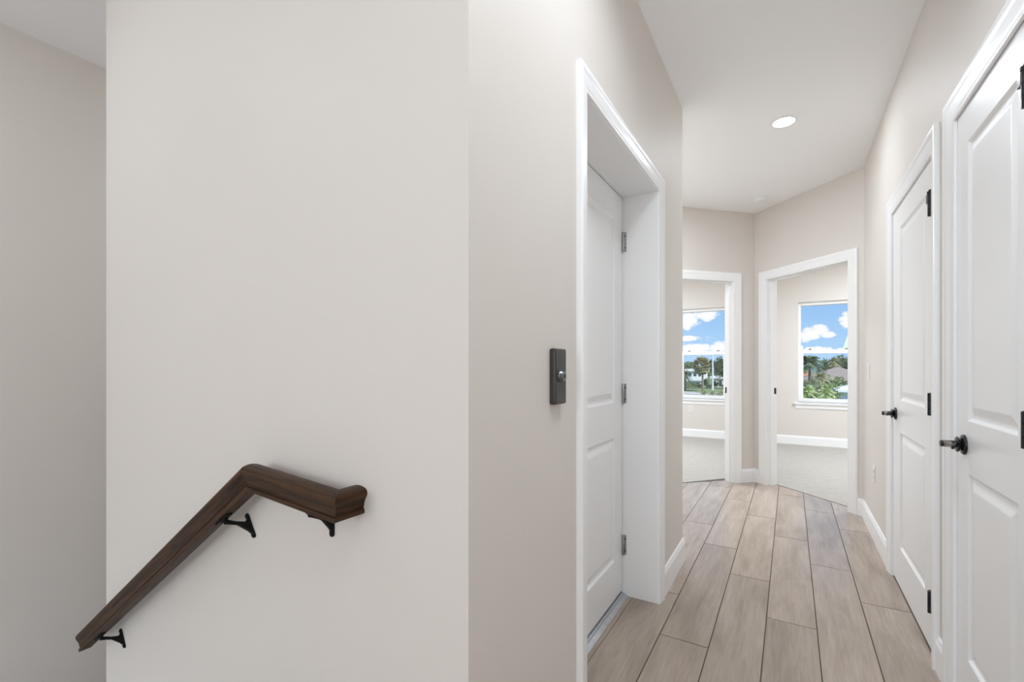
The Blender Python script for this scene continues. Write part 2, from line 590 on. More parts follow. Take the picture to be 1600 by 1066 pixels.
def leaf(fr, a, b, z0, z1, th, stile, panels, stile_far=None):
    """two-panel moulded door; front face at n = 0, fr(s, n, z)"""
    m = MB()
    us = [a, a + stile, b - (stile_far or stile), b]
    zs = [z0] + [q for p in panels for q in p] + [z1]
    for i in range(3):
        for k in range(len(zs) - 1):
            u0, u1, v0, v1 = us[i], us[i + 1], zs[k], zs[k + 1]
            if i == 1 and k % 2 == 1:
                loops = [[fr(u0 + d, h, v0 + d), fr(u1 - d, h, v0 + d), fr(u1 - d, h, v1 - d), fr(u0 + d, h, v1 - d)] for d, h in PANEL]
                vs = [p for L in loops for p in L]
                fs = []
                for r in range(len(loops) - 1):
                    for q in range(4):
                        fs.append((4 * r + q, 4 * r + (q + 1) % 4, 4 * r + 4 + (q + 1) % 4, 4 * r + 4 + q))
                e = 4 * (len(loops) - 1)
                fs.append((e, e + 1, e + 2, e + 3))
                m.add(vs, fs)
            else:
                m.add([fr(u0, 0, v0), fr(u1, 0, v0), fr(u1, 0, v1), fr(u0, 0, v1)], [(0, 1, 2, 3)])
            m.add([fr(u0, -th, v0), fr(u1, -th, v0), fr(u1, -th, v1), fr(u0, -th, v1)], [(3, 2, 1, 0)])
    for k in range(len(zs) - 1):
        for u in (a, b):
            m.add([fr(u, 0, zs[k]), fr(u, -th, zs[k]), fr(u, -th, zs[k + 1]), fr(u, 0, zs[k + 1])], [(0, 1, 2, 3)])
    for i in range(3):
        for z in (z0, z1):
            m.add([fr(us[i], 0, z), fr(us[i + 1], 0, z), fr(us[i + 1], -th, z), fr(us[i], -th, z)], [(0, 1, 2, 3)])
    return m


def frEl(s, n, z):
    return Vector((XL + n, s, z))


def frCl(s, n, z):
    return Vector((XR - n, s, z))


PANELS = [(0.215, 0.828), (1.000, 1.915)]

# recessed door on the left (door_1)
d1 = empty('door_1', (XL - 0.18, (E0 + E1) / 2, 0), 'white two-panel door deeply recessed in the left hallway wall, with silver hinges', 'door', 'structure')
casing(frEl, E0 - 0.003, E1 + 0.003, OPEN_TOP + 0.003, 0.069).build('casing', M['trim'], d1, smooth=True)
jamb(frEl, E0, E1, OPEN_TOP, 0.0, -0.235).build('jamb', M['trim'], d1, bevel=0.0015)
DX = -0.180
dl = leaf(lambda s, n, z: frEl(s, n + DX, z), E0 + 0.003, E1 - 0.004, 0.028, OPEN_TOP - 0.004, 0.044, 0.115, PANELS).build('door_leaf', M['door'], d1)
stops(frEl, E0, E1, OPEN_TOP, DX - 0.046, DX - 0.058).build('door_stop', M['trim'], d1)
for z in (1.818, 1.040, 0.262):
    h = MB()
    h.lathe([(0, 0.0058), (0.001, 0.0066), (0.099, 0.0066), (0.1, 0.0058)], frEl(E1 - 0.006, DX + 0.007, z - 0.05), (0, 0, 1), 14)
    ho = h.build('hinge', M['steel'], d1, smooth=True)
    MB().box(E1 - 0.0015, DX + 0.002, z - 0.05, E1 + 0.0005, DX + 0.022, z + 0.05, frEl).build('hinge_plate', M['steel'], ho)
    pins = MB()
    for k in (-1, 1):
        pins.lathe([(0, 0.0035), (0.0008, 0.003)], frEl(E1 - 0.0015, DX + 0.016, z + 0.03 * k), (0, -1, 0), 10)
    pins.build('screw', M['dark'], ho)
th = MB()
th.add([frEl(s, n, z) for s in (E0, E1) for n, z in ((-0.225, 0.0), (-0.225, 0.016), (-0.178, 0.016), (-0.172, 0.013), (-0.166, 0.013), (-0.150, 0.002), (-0.148, 0.0))],
       [tuple(range(7)), tuple(range(13, 6, -1))] + [(i, i + 1, i + 8, i + 7) for i in range(6)] + [(6, 0, 7, 13)])
th.build('threshold', M['alu'], d1)
MB().box(E0, -0.147, 0.0, E1, -0.128, 0.0015, frEl).build('threshold_tile', M['plank'], d1)

# closet door (door_2) and linen door (door_3) on the right
def hall_door(name, label, a, b, hinge_zs, s0=0.108, s1=0.108):
    d = empty(name, (XR, (a + b) / 2, 0), label, 'door', 'structure')
    casing(frCl, a - 0.004, b + 0.004, OPEN_TOP - 0.012, 0.088).build('casing', M['trim'], d, smooth=True)
    jamb(frCl, a, b, OPEN_TOP - 0.006, 0.0, -0.12).build('jamb', M['trim'], d, bevel=0.001)
    stops(frCl, a, b, OPEN_TOP - 0.006, -0.042, -0.075).build('door_stop', M['trim'], d)
    leaf(lambda s, n, z: frCl(s, n - 0.002, z), a + 0.004, b - 0.002, 0.013, OPEN_TOP - 0.010, 0.036, s0, PANELS, s1).build('door_leaf', M['door'], d)
    for i, z in enumerate(hinge_zs):
        h = MB()
        h.lathe([(0, 0.005), (0.002, 0.0098), (0.0300, 0.0098), (0.0308, 0.0086), (0.0316, 0.0098), (0.060, 0.0098), (0.0608, 0.0086), (0.0616, 0.0098), (0.090, 0.0098), (0.093, 0.005)], frCl(a + 0.005, 0.0085, z - 0.0465), (0, 0, 1), 16)
        ho = h.build('hinge', M['black'], d, smooth=True)
        MB().box(a + 0.004, 0.0008, z - 0.045, a + 0.026, 0.0032, z + 0.045, lambda s, n, zz: frCl(s, n - 0.002, zz)).build('hinge_plate', M['black'], ho)
        if i == 0:
            st = MB()
            st.lathe([(0, 0.0115), (0.011, 0.0115), (0.012, 0.006), (0.018, 0.006), (0.019, 0.003)], frCl(a + 0.005, 0.0085, z + 0.044), (0, 0, 1), 14)
            st.box(a + 0.006, 0.001, z + 0.010, a + 0.026, 0.019, z + 0.046, frCl)
            st.build('hinge_pin_stop', M['black'], ho, bevel=0.001)
    return d


def lever_set(d, yc, zc):
    """black lever on a round rose; the lever points towards the hinge side"""
    o = frCl(yc, -0.002, zc)
    hnd = MB().lathe([(0, 0.0330), (0.004, 0.0335), (0.0075, 0.0315), (0.0095, 0.0270), (0.0115, 0.0165), (0.020, 0.0125), (0.030, 0.0115)], o, (-1, 0, 0), 36).build('handle', M['black'], d, smooth=True)
    MB().lathe([(0, 0.010), (0.0006, 0.0235), (0.0035, 0.0262), (0.0065, 0.0235), (0.0085, 0.013)], o + Vector((-0.0150, 0, 0)), (-1, 0, 0), 32).build('collar', M['black'], hnd, smooth=True)
    lv = MB()
    lv.lathe([(0, 0.0115), (0.020, 0.0115), (0.034, 0.0105), (0.036, 0.0085)], o + Vector((-0.026, 0, 0)), (-1, 0, 0), 24)
    pts, rad = [], []
    for k in range(13):
        t = k / 12
        pts.append(o + Vector((-0.054 + 0.006 * math.sin(t * math.pi), 0.010 - 0.122 * t, 0.0005 + 0.004 * math.sin(t * 2.4))))
        rad.append(0.0112 * (0.55 + 0.45 * min(1, 6 * t + 0.3)) if t < 0.15 else 0.0112 - 0.0022 * t if t < 0.95 else 0.006)
    lv.tube(pts, rad, 14, 0.62, up=(1, 0, 0))
    lv.build('lever', M['black'], hnd, smooth=True)


HZ = (1.833, 1.025, 0.225)
d2 = hall_door('door_2', 'white two-panel closet door farther down the right wall, shut, with black lever', C0, C1, HZ, 0.148, 0.180)
lever_set(d2, 3.255, 0.920)
d3 = hall_door('door_3', 'nearest white two-panel door on the right, cut by the picture edge, with black lever', L0, L1, (1.846, 1.025, 0.225), 0.084, 0.108)
lever_set(d3, 2.092, 0.918)

# bedroom doorways (open)
for nm, fr, a, b, lab, sside in (('door_4', frL, LA, LB, 'open white-cased doorway into the left bedroom at the hall end', LA),
                                 ('door_5', frR, RA, RB, 'open white-cased doorway into the right bedroom at the hall end', RA)):
    d = empty(nm, fr((a + b) / 2, 0, 0), lab, 'doorway', 'structure')
    casing(fr, a - 0.004, b + 0.004, DT + 0.0, 0.086).build('casing', M['trim'], d, smooth=True)
    jamb(fr, a, b, DT, 0.0, -TW).build('jamb', M['trim'], d, bevel=0.001)
    stops(fr, a, b, DT, -0.040, -0.078).build('door_stop', M['trim'], d)
    casing(lambda s, n, z, fr=fr: fr(s, -TW - n, z), a - 0.004, b + 0.004, DT, 0.086).build('room_side_casing', M['trim'], d, smooth=True)
    MB().box(a - 0.0002, -0.112, 0.905, a + 0.0025, -0.082, 0.965, fr).build('strike_plate', M['black'], d)

# ------------------------------------------------------------------ baseboards
BB = [(0.0, 0.0), (0.0145, 0.0), (0.0145, 0.112), (0.0125, 0.118), (0.0100, 0.124), (0.0085, 0.133), (0.0065, 0.135), (0.0, 0.135)]


def baseboard(name, path, label, left=True):
    """path in plan; the board stands on the left (or right) of the walking direction"""
    m = MB()
    P = [Vector((p[0], p[1])) for p in path]
    ds = [(P[i + 1] - P[i]).normalized() for i in range(len(P) - 1)]
    nm = [Vector((-d.y, d.x)) * (1 if left else -1) for d in ds]
    offs = []
    for i in range(len(P)):
        if i == 0:
            offs.append(nm[0])
        elif i == len(P) - 1:
            offs.append(nm[-1])
        else:
            b = nm[i - 1] + nm[i]
            offs.append(b / (1 + nm[i - 1].dot(nm[i])))
    n = len(BB)
    vs = [Vector((P[i].x + offs[i].x * t, P[i].y + offs[i].y * t, z)) for i in range(len(P)) for t, z in BB]
    fs = [(i * n + k, (i + 1) * n + k, (i + 1) * n + (k + 1) % n, i * n + (k + 1) % n) for i in range(len(P) - 1) for k in range(n)]
    fs += [tuple(range(n)), tuple((len(P) - 1) * n + k for k in range(n))]
    m.add(vs, fs)
    struct(name, m, M['trim'], label, 'baseboard')


baseboard('baseboard_left', [(XL, E1 + 0.072), (XL, YE), (-1.25, YE), (-1.25, 4.396)], 'white baseboard wrapping the left wall corner past the recessed door', left=False)
baseboard('baseboard_left_front', [(-1.2, YS), (XL, YS), (XL, E0 - 0.072)], 'white baseboard around the near corner below the handrail wall', left=False)
eR = frR(RB + 0.090, 0, 0)
baseboard('baseboard_right', [(eR.x, eR.y), (XR, NY - (XR - NX)), (XR, C1 + 0.092)], 'white baseboard at the right wall between bedroom doorway and closet door', left=False)
baseboard('baseboard_right_middle', [(XR, C0 - 0.092), (XR, L1 + 0.092)], 'short white baseboard between the two closed doors', left=False)
baseboard('baseboard_right_front', [(XR, L0 - 0.092), (XR, -3.2)], 'white baseboard nearest the viewer on the right', left=False)
eL = frL(LA - 0.090, 0, 0)
eR = frR(RA - 0.090, 0, 0)
baseboard('baseboard_end', [(eL.x, eL.y), (NX, NY), (eR.x, eR.y)], 'little white baseboard in the corner between the bedroom doorways', left=False)
baseboard('baseboard_left_bedroom', [(-4.0, YW), (NX - 0.06, YW), (NX - 0.06, NY + 0.2)], 'white baseboard under the left bedroom window', left=False)
baseboard('baseboard_right_bedroom', [(NX + 0.06, NY + 0.2), (NX + 0.06, YW), (3.2, YW)], 'white baseboard under the right bedroom window', left=False)

# ------------------------------------------------------------------ windows
def window(name, x0, x1, label):
    wn = empty(name, ((x0 + x1) / 2, YW, WZ0), label, 'window', 'structure')
    yf0, yf1 = YW + 0.055, YW + 0.135
    fw = 0.032
    def ring(m, a, b, z0, z1, ya, yb, l, r, bt, tp):
        m.box(a, ya, z0, a + l, yb, z1)
        m.box(b - r, ya, z0, b, yb, z1)
        m.box(a + l, ya, z0, b - r, yb, z0 + bt)
        m.box(a + l, ya, z1 - tp, b - r, yb, z1)
        return m
    ring(MB(), x0, x1, WZ0, WZ1, yf0, yf1, fw, fw, 0.030, 0.045).build('window_frame', M['vinyl'], wn, bevel=0.002)
    up = ring(MB(), x0 + fw - 0.008, x1 - fw + 0.008, 1.375, WZ1 - 0.040, yf0 + 0.045, yf1 - 0.008, 0.013, 0.013, 0.040, 0.012).build('upper_sash', M['vinyl'], wn, bevel=0.0015)
    MB().box(x0 + fw, yf0 + 0.054, 1.40, x1 - fw, yf0 + 0.058, WZ1 - 0.045).build('pane', M['glass'], up)
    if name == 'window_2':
        yy = yf0 + 0.0535  # unidentified pale green wedge lying flat on the upper pane
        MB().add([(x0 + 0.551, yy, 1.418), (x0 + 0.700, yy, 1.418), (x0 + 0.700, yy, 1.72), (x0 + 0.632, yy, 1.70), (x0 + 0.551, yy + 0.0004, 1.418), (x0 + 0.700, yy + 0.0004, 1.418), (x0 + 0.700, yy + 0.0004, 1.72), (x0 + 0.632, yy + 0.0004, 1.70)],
                 [(0, 1, 2, 3), (7, 6, 5, 4), (0, 4, 5, 1), (1, 5, 6, 2), (2, 6, 7, 3), (3, 7, 4, 0)]).build('pane_wedge', M['wedge'], up)
    lo = ring(MB(), x0 + fw, x1 - fw, WZ0 + 0.030, 1.432, yf0 + 0.008, yf0 + 0.042, 0.034, 0.034, 0.034, 0.056).build('lower_sash', M['vinyl'], wn, bevel=0.002)
    MB().box(x0 + fw + 0.03, yf0 + 0.022, WZ0 + 0.06, x1 - fw - 0.03, yf0 + 0.026, 1.385).build('pane', M['glass'], lo)
    for k in (-1, 1):
        xm = (x0 + x1) / 2 + k * 0.225
        l = MB().box(xm - 0.026, yf0 + 0.010, 1.432, xm + 0.026, yf0 + 0.030, 1.438)
        l.lathe([(0, 0.010), (0.008, 0.009), (0.010, 0.004)], (xm, yf0 + 0.02, 1.438), (0, 0, 1), 14)
        l.box(xm - 0.004, yf0 + 0.000, 1.439, xm + 0.022, yf0 + 0.014, 1.446)
        l.build('latch', M['bronze'], lo, bevel=0.001)
    st = MB().box(x0 - 0.058, YW - 0.038, WZ0 - 0.022, x1 + 0.058, YW + 0.058, WZ0)
    st.build('window_sill', M['trim'], wn, bevel=0.004)
    ap = MB()
    prof = [(0.0, 0.0), (0.008, 0.0), (0.012, 0.012), (0.014, 0.045), (0.020, 0.056), (0.024, 0.066), (0.0, 0.066)]
    n = len(prof)
    ap.add([(x, YW - t, WZ0 - 0.088 + z) for x in (x0 - 0.034, x1 + 0.034) for t, z in prof],
           [tuple(range(n)), tuple(range(2 * n - 1, n - 1, -1))] + [(i, (i + 1) % n, n + (i + 1) % n, n + i) for i in range(n)])
    ap.build('window_apron', M['trim'], wn)
    return wn


window('window_1', *WL, 'white sash window of the left bedroom, palm and street lamp in view')
window('window_2', *WR, 'white sash window of the right bedroom, blue sky and palm garden in view')

# ------------------------------------------------------------------ stairs down to the left
stc = MB()
RISE, RUN = 0.184, 0.2725
for k in range(1, 5):
    x1 = -1.25 - (k - 1) * RUN
    stc.box(x1 - RUN, -0.3, -RISE * k - 0.16, x1, YS, -RISE * k)
stc.box(XSL, -0.3, -RISE * 5 - 0.16, -1.25 - 4 * RUN, YS, -RISE * 5)
for k in range(1, 9):
    y0 = YS + (k - 1) * RUN
    stc.box(XSL, y0, -RISE * (5 + k) - 0.16, XSE, y0 + RUN, -RISE * (5 + k))
stc.box(XSL, YS + 8 * RUN, -2.75, XSE, 4.4, -2.58)
struct('staircase', stc, M['carpet'], 'stairs dropping away below the handrail', 'stairs', bevel=0.004)
struct('wall_stair_inner', MB().box(XSL, -0.42, -2.9, -1.25, -0.3, 0.0), M['wall'], 'low side wall under the landing beside the stairs', 'wall')
struct('wall_stairwell_end', MB().box(XSL, 4.25, -2.9, -1.37, 4.40, CEIL), M['wall'], 'end wall at the foot of the stairs', 'wall')
struct('floor_lower', MB().box(XSL - 0.15, -0.42, -3.0, XSE + 0.15, 4.4, -2.75), M['plank'], 'floor at the foot of the stairs', 'floor')

# ------------------------------------------------------------------ handrail
rail = empty('handrail', (-1.198, YS, 0.84), 'dark-stained wooden handrail on black iron brackets, sloping down the stair wall', 'handrail')
half = [(0.0180, 0.0), (0.0196, 0.0020), (0.0196, 0.0098), (0.0190, 0.0106), (0.0158, 0.0112), (0.0156, 0.0136), (0.0172, 0.0146), (0.0182, 0.0215), (0.0204, 0.0285), (0.0240, 0.0350),
        (0.0276, 0.0400), (0.0290, 0.0445), (0.0286, 0.0490), (0.0266, 0.0528), (0.0228, 0.0556), (0.0170, 0.0575), (0.0085, 0.0594)]
half = [(p, q * 1.085) for p, q in half]
RP = half + [(0.0, 0.0651)] + [(-p, q) for p, q in half[::-1]]
YR = 0.6945
PTS = [Vector((-2.404, YR, 0.0502)), Vector((-1.217, YR, 0.8513)), Vector((-0.8875, YR, 0.8280)), Vector((-0.8875, YS, 0.8280))]


def rail_piece(i, name):
    A, B = PTS[i], PTS[i + 1]
    d = (B - A).normalized()
    s = d.cross(Vector((0, 0, 1))).normalized()
    u = s.cross(d).normalized()
    def plane(j):
        if j == 0:
            return Vector((1, 0, 0))
        if j == len(PTS) - 1:
            return Vector((0, 1, 0))
        return ((PTS[j] - PTS[j - 1]).normalized() + (PTS[j + 1] - PTS[j]).normalized()).normalized()
    na, nb = plane(i), plane(i + 1)
    n = len(RP)
    LA_, LB_, arc = [], [], [0.0]
    for k, (p, q) in enumerate(RP):
        o = A + s * p + u * q
        ta = (A - o).dot(na) / d.dot(na)
        tb = (B - o).dot(nb) / d.dot(nb)
        LA_.append((o + d * ta, ta))
        LB_.append((o + d * tb, tb))
        if k:
            arc.append(arc[-1] + math.hypot(RP[k][0] - RP[k - 1][0], RP[k][1] - RP[k - 1][1]))
    arc.append(arc[-1] + 2 * RP[0][0])
    me = bpy.data.meshes.new(name)
    vs = [tuple(p) for p, _ in LA_] + [tuple(p) for p, _ in LB_]
    fs = [(k, (k + 1) % n, n + (k + 1) % n, n + k) for k in range(n)] + [tuple(range(n - 1, -1, -1)), tuple(range(n, 2 * n))]
    me.from_pydata(vs, [], fs)
    uv = me.uv_layers.new(name='UVMap')
    off = i * 3.7
    for fi, poly in enumerate(me.polygons):
        for li in poly.loop_indices:
            vi = me.loops[li].vertex_index
            k = vi % n
            t = (LA_ if vi < n else LB_)[k][1] + off
            a = arc[k]
            if fi == n - 1 and k == 0:
                a = arc[n]
            if fi >= n:
                uv.data[li].uv = (off + RP[k][1] * 0.3, RP[k][0] * 1.0 + 5)
            else:
                uv.data[li].uv = (t, a + off)
    bm = bmesh.new()
    bm.from_mesh(me)
    bmesh.ops.recalc_face_normals(bm, faces=bm.faces)
    for f in bm.faces:
        f.smooth = True
    for e in bm.edges:
        if len(e.link_faces) == 2 and e.calc_face_angle(0) > math.radians(32):
            e.smooth = False
    bm.to_mesh(me)
    bm.free()
    me.materials.append(M['walnut'])
    o = bpy.data.objects.new(name, me)
    COL.objects.link(o)
    o.parent = rail
    o.matrix_parent_inverse = Matrix.Translation(-rail.location)
    return o


rail_piece(0, 'sloped_rail')
rail_piece(1, 'level_rail')
rail_piece(2, 'wall_return')


def bracket(sx, seg, drop_):
    """iron bracket under the rail at x = sx: saddle strap, curved arm, slim wall plate"""
    A, B = PTS[seg], PTS[seg + 1]
    d = (B - A).normalized()
    if seg == 1:
        d = Vector((1, 0, 0))
    base = A + (B - A) * ((sx - A.x) / (B.x - A.x))
    u = Vector((0, -1, 0)).cross(d).normalized()      # out of the rail's top
    plate_c = Vector((base.x, YS, base.z)) - u * drop_
    arm = MB()
    pts, rad = [], []
    for k in range(11):
        t = k / 10
        y = base.y + (YS - 0.006 - base.y) * t
        pts.append(Vector((base.x, y, base.z)) - u * (0.010 + (drop_ - 0.004 - 0.010) * t))
        rad.append(0.0075 - 0.0022 * math.sin(t * math.pi) + 0.0005 * t)
    arm.tube(pts, rad, 12, 0.85, up=tuple(d))
    # web that flares from the arm into the plate
    web = [plate_c + u * 0.026 + Vector((0, -0.004, 0)), plate_c - u * 0.026 + Vector((0, -0.004, 0)), plate_c - u * 0.012 + Vector((0, -0.013, 0)), pts[5] - u * 0.004, pts[5] + u * 0.004, plate_c + u * 0.014 + Vector((0, -0.012, 0))]
    arm.add([p + d * s for s in (-0.0045, 0.0045) for p in web], [(0, 1, 2, 5), (2, 3, 4, 5), (11, 8, 7, 6), (11, 10, 9, 8)] + [(i, (i + 1) % 6, 6 + (i + 1) % 6, 6 + i) for i in range(6)])
    ao = arm.build('bracket', M['bracket'], rail, smooth=True)
    pl = MB()
    vs_, n = [], 20
    outline = []
    for k in range(n):
        a = 2 * math.pi * k / n
        outline.append((0.0078 * math.cos(a), 0.0078 * math.sin(a) + (0.030 if math.sin(a) >= 0 else -0.030)))
    for y in (0.0, -0.0055):
        for p, q in outline:
            vs_.append(plate_c + d * p + u * q + Vector((0, y, 0)))
    pl.add(vs_, [tuple(range(n)), tuple(range(2 * n - 1, n - 1, -1))] + [(i, (i + 1) % n, n + (i + 1) % n, n + i) for i in range(n)])
    for k in (-1, 1):
        pl.lathe([(0, 0.0052), (0.002, 0.0045), (0.003, 0.0025)], plate_c + u * 0.029 * k + Vector((0, -0.0055, 0)), (0, -1, 0), 12)
    pl.build('wall_plate', M['bracket'], ao, bevel=0.001)
    sd = MB()
    sd.add([base + d * a + Vector((0, b, 0)) - u * c for c in (0.0, 0.0035) for a, b in ((-0.034, -0.009), (0.034, -0.009), (0.034, 0.009), (-0.034, 0.009))],
           [(0, 1, 2, 3), (7, 6, 5, 4), (0, 1, 5, 4), (1, 2, 6, 5), (2, 3, 7, 6), (3, 0, 4, 7)])
    sd.lathe([(0.0, 0.010), (0.006, 0.010), (0.010, 0.006)], base, tuple(-u), 14)
    sd.build('saddle', M['bracket'], ao, bevel=0.001)


bracket(-1.369, 0, 0.041)
bracket(-2.255, 0, 0.041)
bracket(-0.9835, 1, 0.046)

# ------------------------------------------------------------------ small things on walls and ceiling
cs = empty('mounted_call_station', (XL, 1.164, 1.15), 'dark bronze call station with a keyed button, left of the recessed door', 'call button')
MB().box(XL, 1.128, 1.0735, XL + 0.0185, 1.200, 1.2275).build('housing', M['bronze'], cs, bevel=0.005, bseg=3)
kb = MB().lathe([(0, 0.0175), (0.002, 0.0172), (0.0045, 0.0150), (0.009, 0.0135), (0.0105, 0.012)], (XL + 0.0185, 1.164, 1.151), (1, 0, 0), 32).build('key_button', M['chrome'], cs, smooth=True)
ks = MB().lathe([(0, 0.0050), (0.0008, 0.0045)], (XL + 0.0289, 1.164, 1.152), (1, 0, 0), 20)
ks.box(XL + 0.0285, 1.1625, 1.144, XL + 0.0296, 1.1655, 1.152)
ks.build('keyhole', M['dark'], kb)


def wall_plate(name, fr, label, cat, outlet):
    """fr(s, n, z) centred on the plate"""
    w_, h_ = 0.070, 0.1143
    o = empty(name, fr(0, 0, 0), label, cat)
    MB().box(-w_ / 2, 0, -h_ / 2, w_ / 2, 0.005, h_ / 2, fr).build('cover_plate', M['plate'], o, bevel=0.002)
    if outlet:
        for k in (-1, 1):
            r = MB()
            r.add([fr(p, n, q + k * 0.0195) for n in (0.004, 0.0075) for p, q in ((-0.017, -0.010), (-0.012, -0.0145), (0.012, -0.0145), (0.017, -0.010), (0.017, 0.010), (0.012, 0.0145), (-0.012, 0.0145), (-0.017, 0.010))],
                  [tuple(range(8)), tuple(range(15, 7, -1))] + [(i, (i + 1) % 8, 8 + (i + 1) % 8, 8 + i) for i in range(8)])
            ro = r.build('receptacle', M['plate'], o)
            s = MB()
            for p, hh in ((-0.0065, 0.0045), (0.0065, 0.0036)):
                s.box(p - 0.001, 0.0074, k * 0.0195 - hh + 0.003, p + 0.001, 0.0079, k * 0.0195 + hh + 0.003, fr)
            s.lathe([(0, 0.0024), (0.0005, 0.0024)], fr(0, 0.0074, k * 0.0195 - 0.008), tuple(fr(0, 1, 0) - fr(0, 0, 0)), 10)
            s.build('slot', M['dark'], ro)
    else:
        r = MB()
        r.add([fr(p, n, q) for p in (-0.0165, 0.0165) for n, q in ((0.004, -0.0335), (0.0055, -0.0335), (0.0065, 0.0), (0.0095, 0.0335), (0.004, 0.0335))],
              [(0, 1, 2, 3, 4), (9, 8, 7, 6, 5)] + [(i, (i + 1) % 5, 5 + (i + 1) % 5, 5 + i) for i in range(5)])
        r.build('rocker', M['plate'], o)
    return o


wall_plate('light_switch', lambda s, n, z: Vector((XR - n, 4.247 + s, 1.141 + z)), 'white light switch on the right wall near the bedroom doorway', 'light switch', False)
wall_plate('wall_outlet', lambda s, n, z: Vector((XR - n, 3.992 + s, 0.441 + z)), 'white power outlet low on the right hallway wall beyond the closet door', 'outlet', True)
wall_plate('wall_outlet', lambda s, n, z: Vector((-1.43 + s, YW - n, 0.462 + z)), 'white power outlet on the left bedroom wall under its window', 'outlet', True)

dlp = (-0.0355, 3.427, CEIL)
dn = empty('recessed_downlight', dlp, 'round recessed ceiling light glowing in the hallway ceiling', 'ceiling light')
MB().lathe([(0, 0.078), (0.003, 0.078), (0.006, 0.074), (0.007, 0.064), (0.0045, 0.0615)], dlp, (0, 0, -1), 48).build('trim_ring', M['plastic'], dn, smooth=True)
MB().lathe([(0.004, 0.0612), (0.0062, 0.058), (0.0068, 0.030), (0.0070, 0.002)], dlp, (0, 0, -1), 48).build('diffuser', M['lamp'], dn, smooth=True)
sp = (-0.2407, 4.856, CEIL)
sm = empty('smoke_detector', sp, 'round white smoke detector on the ceiling near the bedroom doorways', 'smoke detector')
MB().lathe([(0, 0.062), (0.008, 0.062), (0.010, 0.060)], sp, (0, 0, -1), 40).build('mounting_base', M['plastic'], sm, smooth=True)
cap = MB().lathe([(0.010, 0.052), (0.012, 0.056), (0.026, 0.054), (0.033, 0.046), (0.036, 0.030), (0.037, 0.004)], sp, (0, 0, -1), 40).build('sensor_cap', M['plastic'], sm, smooth=True)

# ------------------------------------------------------------------ outside, seen through the two windows
gnd = MB().box(-160, YW + 0.5, GROUND - 0.5, 160, 420, GROUND)
struct('lawn_ground', gnd, M['lawn'], 'green lawns spreading behind the house', 'ground')
rd = MB().box(-160, 84.5, GROUND, 160, 92.0, GROUND + 0.03)
struct('road', rd, M['road'], 'pale street crossing the view below the left bedroom window', 'road')


def leaf_quad(m, c, s, rnd):
    a = Vector((rnd.gauss(0, 1), rnd.gauss(0, 1), rnd.gauss(0, 1))).normalized()
    b = a.orthogonal().normalized()
    b = (b * math.cos(rnd.random() * 6.28) + a.cross(b) * math.sin(rnd.random() * 6.28))
    n = a.cross(b)
    m.add([c - a * s, c + b * s * 0.5, c + a * s, c - b * s * 0.5 + n * s * 0.1], [(0, 1, 2, 3)])


def broad_tree(name, label, cat, base, crown, rad, leafm, nl=700, lumps=9, ls=0.14, group=None, seed=1, trunk=True, multi=1):
    """crown of leaf clumps round a dark heart, on a branching trunk"""
    rnd = random.Random(seed)
    o = empty(name, base, label, cat, None, group)
    base, crown, rad = Vector(base), Vector(crown), Vector(rad)
    m = MB()
    cen = []
    for i in range(lumps):
        d = Vector((rnd.gauss(0, 1), rnd.gauss(0, 1), rnd.gauss(0, 0.8))).normalized() * rnd.uniform(0.25, 0.68)
        cen.append((crown + Vector((d.x * rad.x, d.y * rad.y, d.z * rad.z)), rnd.uniform(0.38, 0.58)))
    size = ls * (rad.x + rad.y + rad.z) / 3
    for i in range(nl):
        c, k = cen[i % lumps]
        d = Vector((rnd.gauss(0, 1), rnd.gauss(0, 1), rnd.gauss(0, 1))).normalized() * (rnd.random() ** 0.35)
        p = c + Vector((d.x * rad.x, d.y * rad.y, d.z * rad.z)) * k
        leaf_quad(m, p, size * rnd.uniform(0.7, 1.3), rnd)
    m.build('foliage', leafm, o, merge=False, fix=False)
    if trunk:
        t = MB()
        for q in range(multi):
            off = Vector((rnd.uniform(-1, 1), rnd.uniform(-1, 1), 0)) * (rad.x * 0.35 if multi > 1 else 0)
            top = crown + off * 1.4
            h = top.z - base.z
            t.tube([base + off * 0.5, base + off * 0.6 + Vector((0.1, 0, h * 0.45)), top], [0.055 * h, 0.04 * h, 0.02 * h], 8)
            for k in range(3):
                e = cen[(k * 2 + q) % lumps][0]
                t.tube([base + off * 0.6 + Vector((0.1, 0, h * 0.4)), (e + top) / 2, e], [0.03 * h, 0.02 * h, 0.01 * h], 6)
        t.build('trunk', M['bark'], o, smooth=True)
    return o


def frond(m, o, az, el, L, wid, droop, rnd, nleaf=13):
    """feather frond: arched midrib with leaflets hanging off both sides"""
    d = Vector((math.cos(az), math.sin(az), 0))
    side = Vector((-d.y, d.x, 0))
    pts = []
    for k in range(9):
        t = k / 8
        pts.append(o + d * (L * t * math.cos(el) * (1 - 0.12 * t)) + Vector((0, 0, L * (t * math.sin(el) - droop * t * t))))
    for k in range(8):
        a, b = pts[k], pts[k + 1]
        w = 0.012 * L * (1 - k / 9)
        m.add([a + side * w, a - side * w, b - side * w * 0.9, b + side * w * 0.9], [(0, 1, 2, 3)])
    for k in range(nleaf):
        t = 0.14 + 0.86 * k / nleaf
        i = min(7, int(t * 8))
        f = t * 8 - i
        p = pts[i].lerp(pts[i + 1], f)
        dirv = (pts[i + 1] - pts[i]).normalized()
        l = wid * L * (0.55 + 0.75 * math.sin(min(1, t * 1.05) * math.pi * 0.85 + 0.15)) * rnd.uniform(0.85, 1.1)
        for sg in (-1, 1):
            tip = p + side * (sg * l * 0.8) + dirv * (l * 0.55) - Vector((0, 0, l * 0.38))
            w2 = dirv * (0.030 * L)
            m.add([p - w2, p + w2, tip], [(0, 1, 2)])


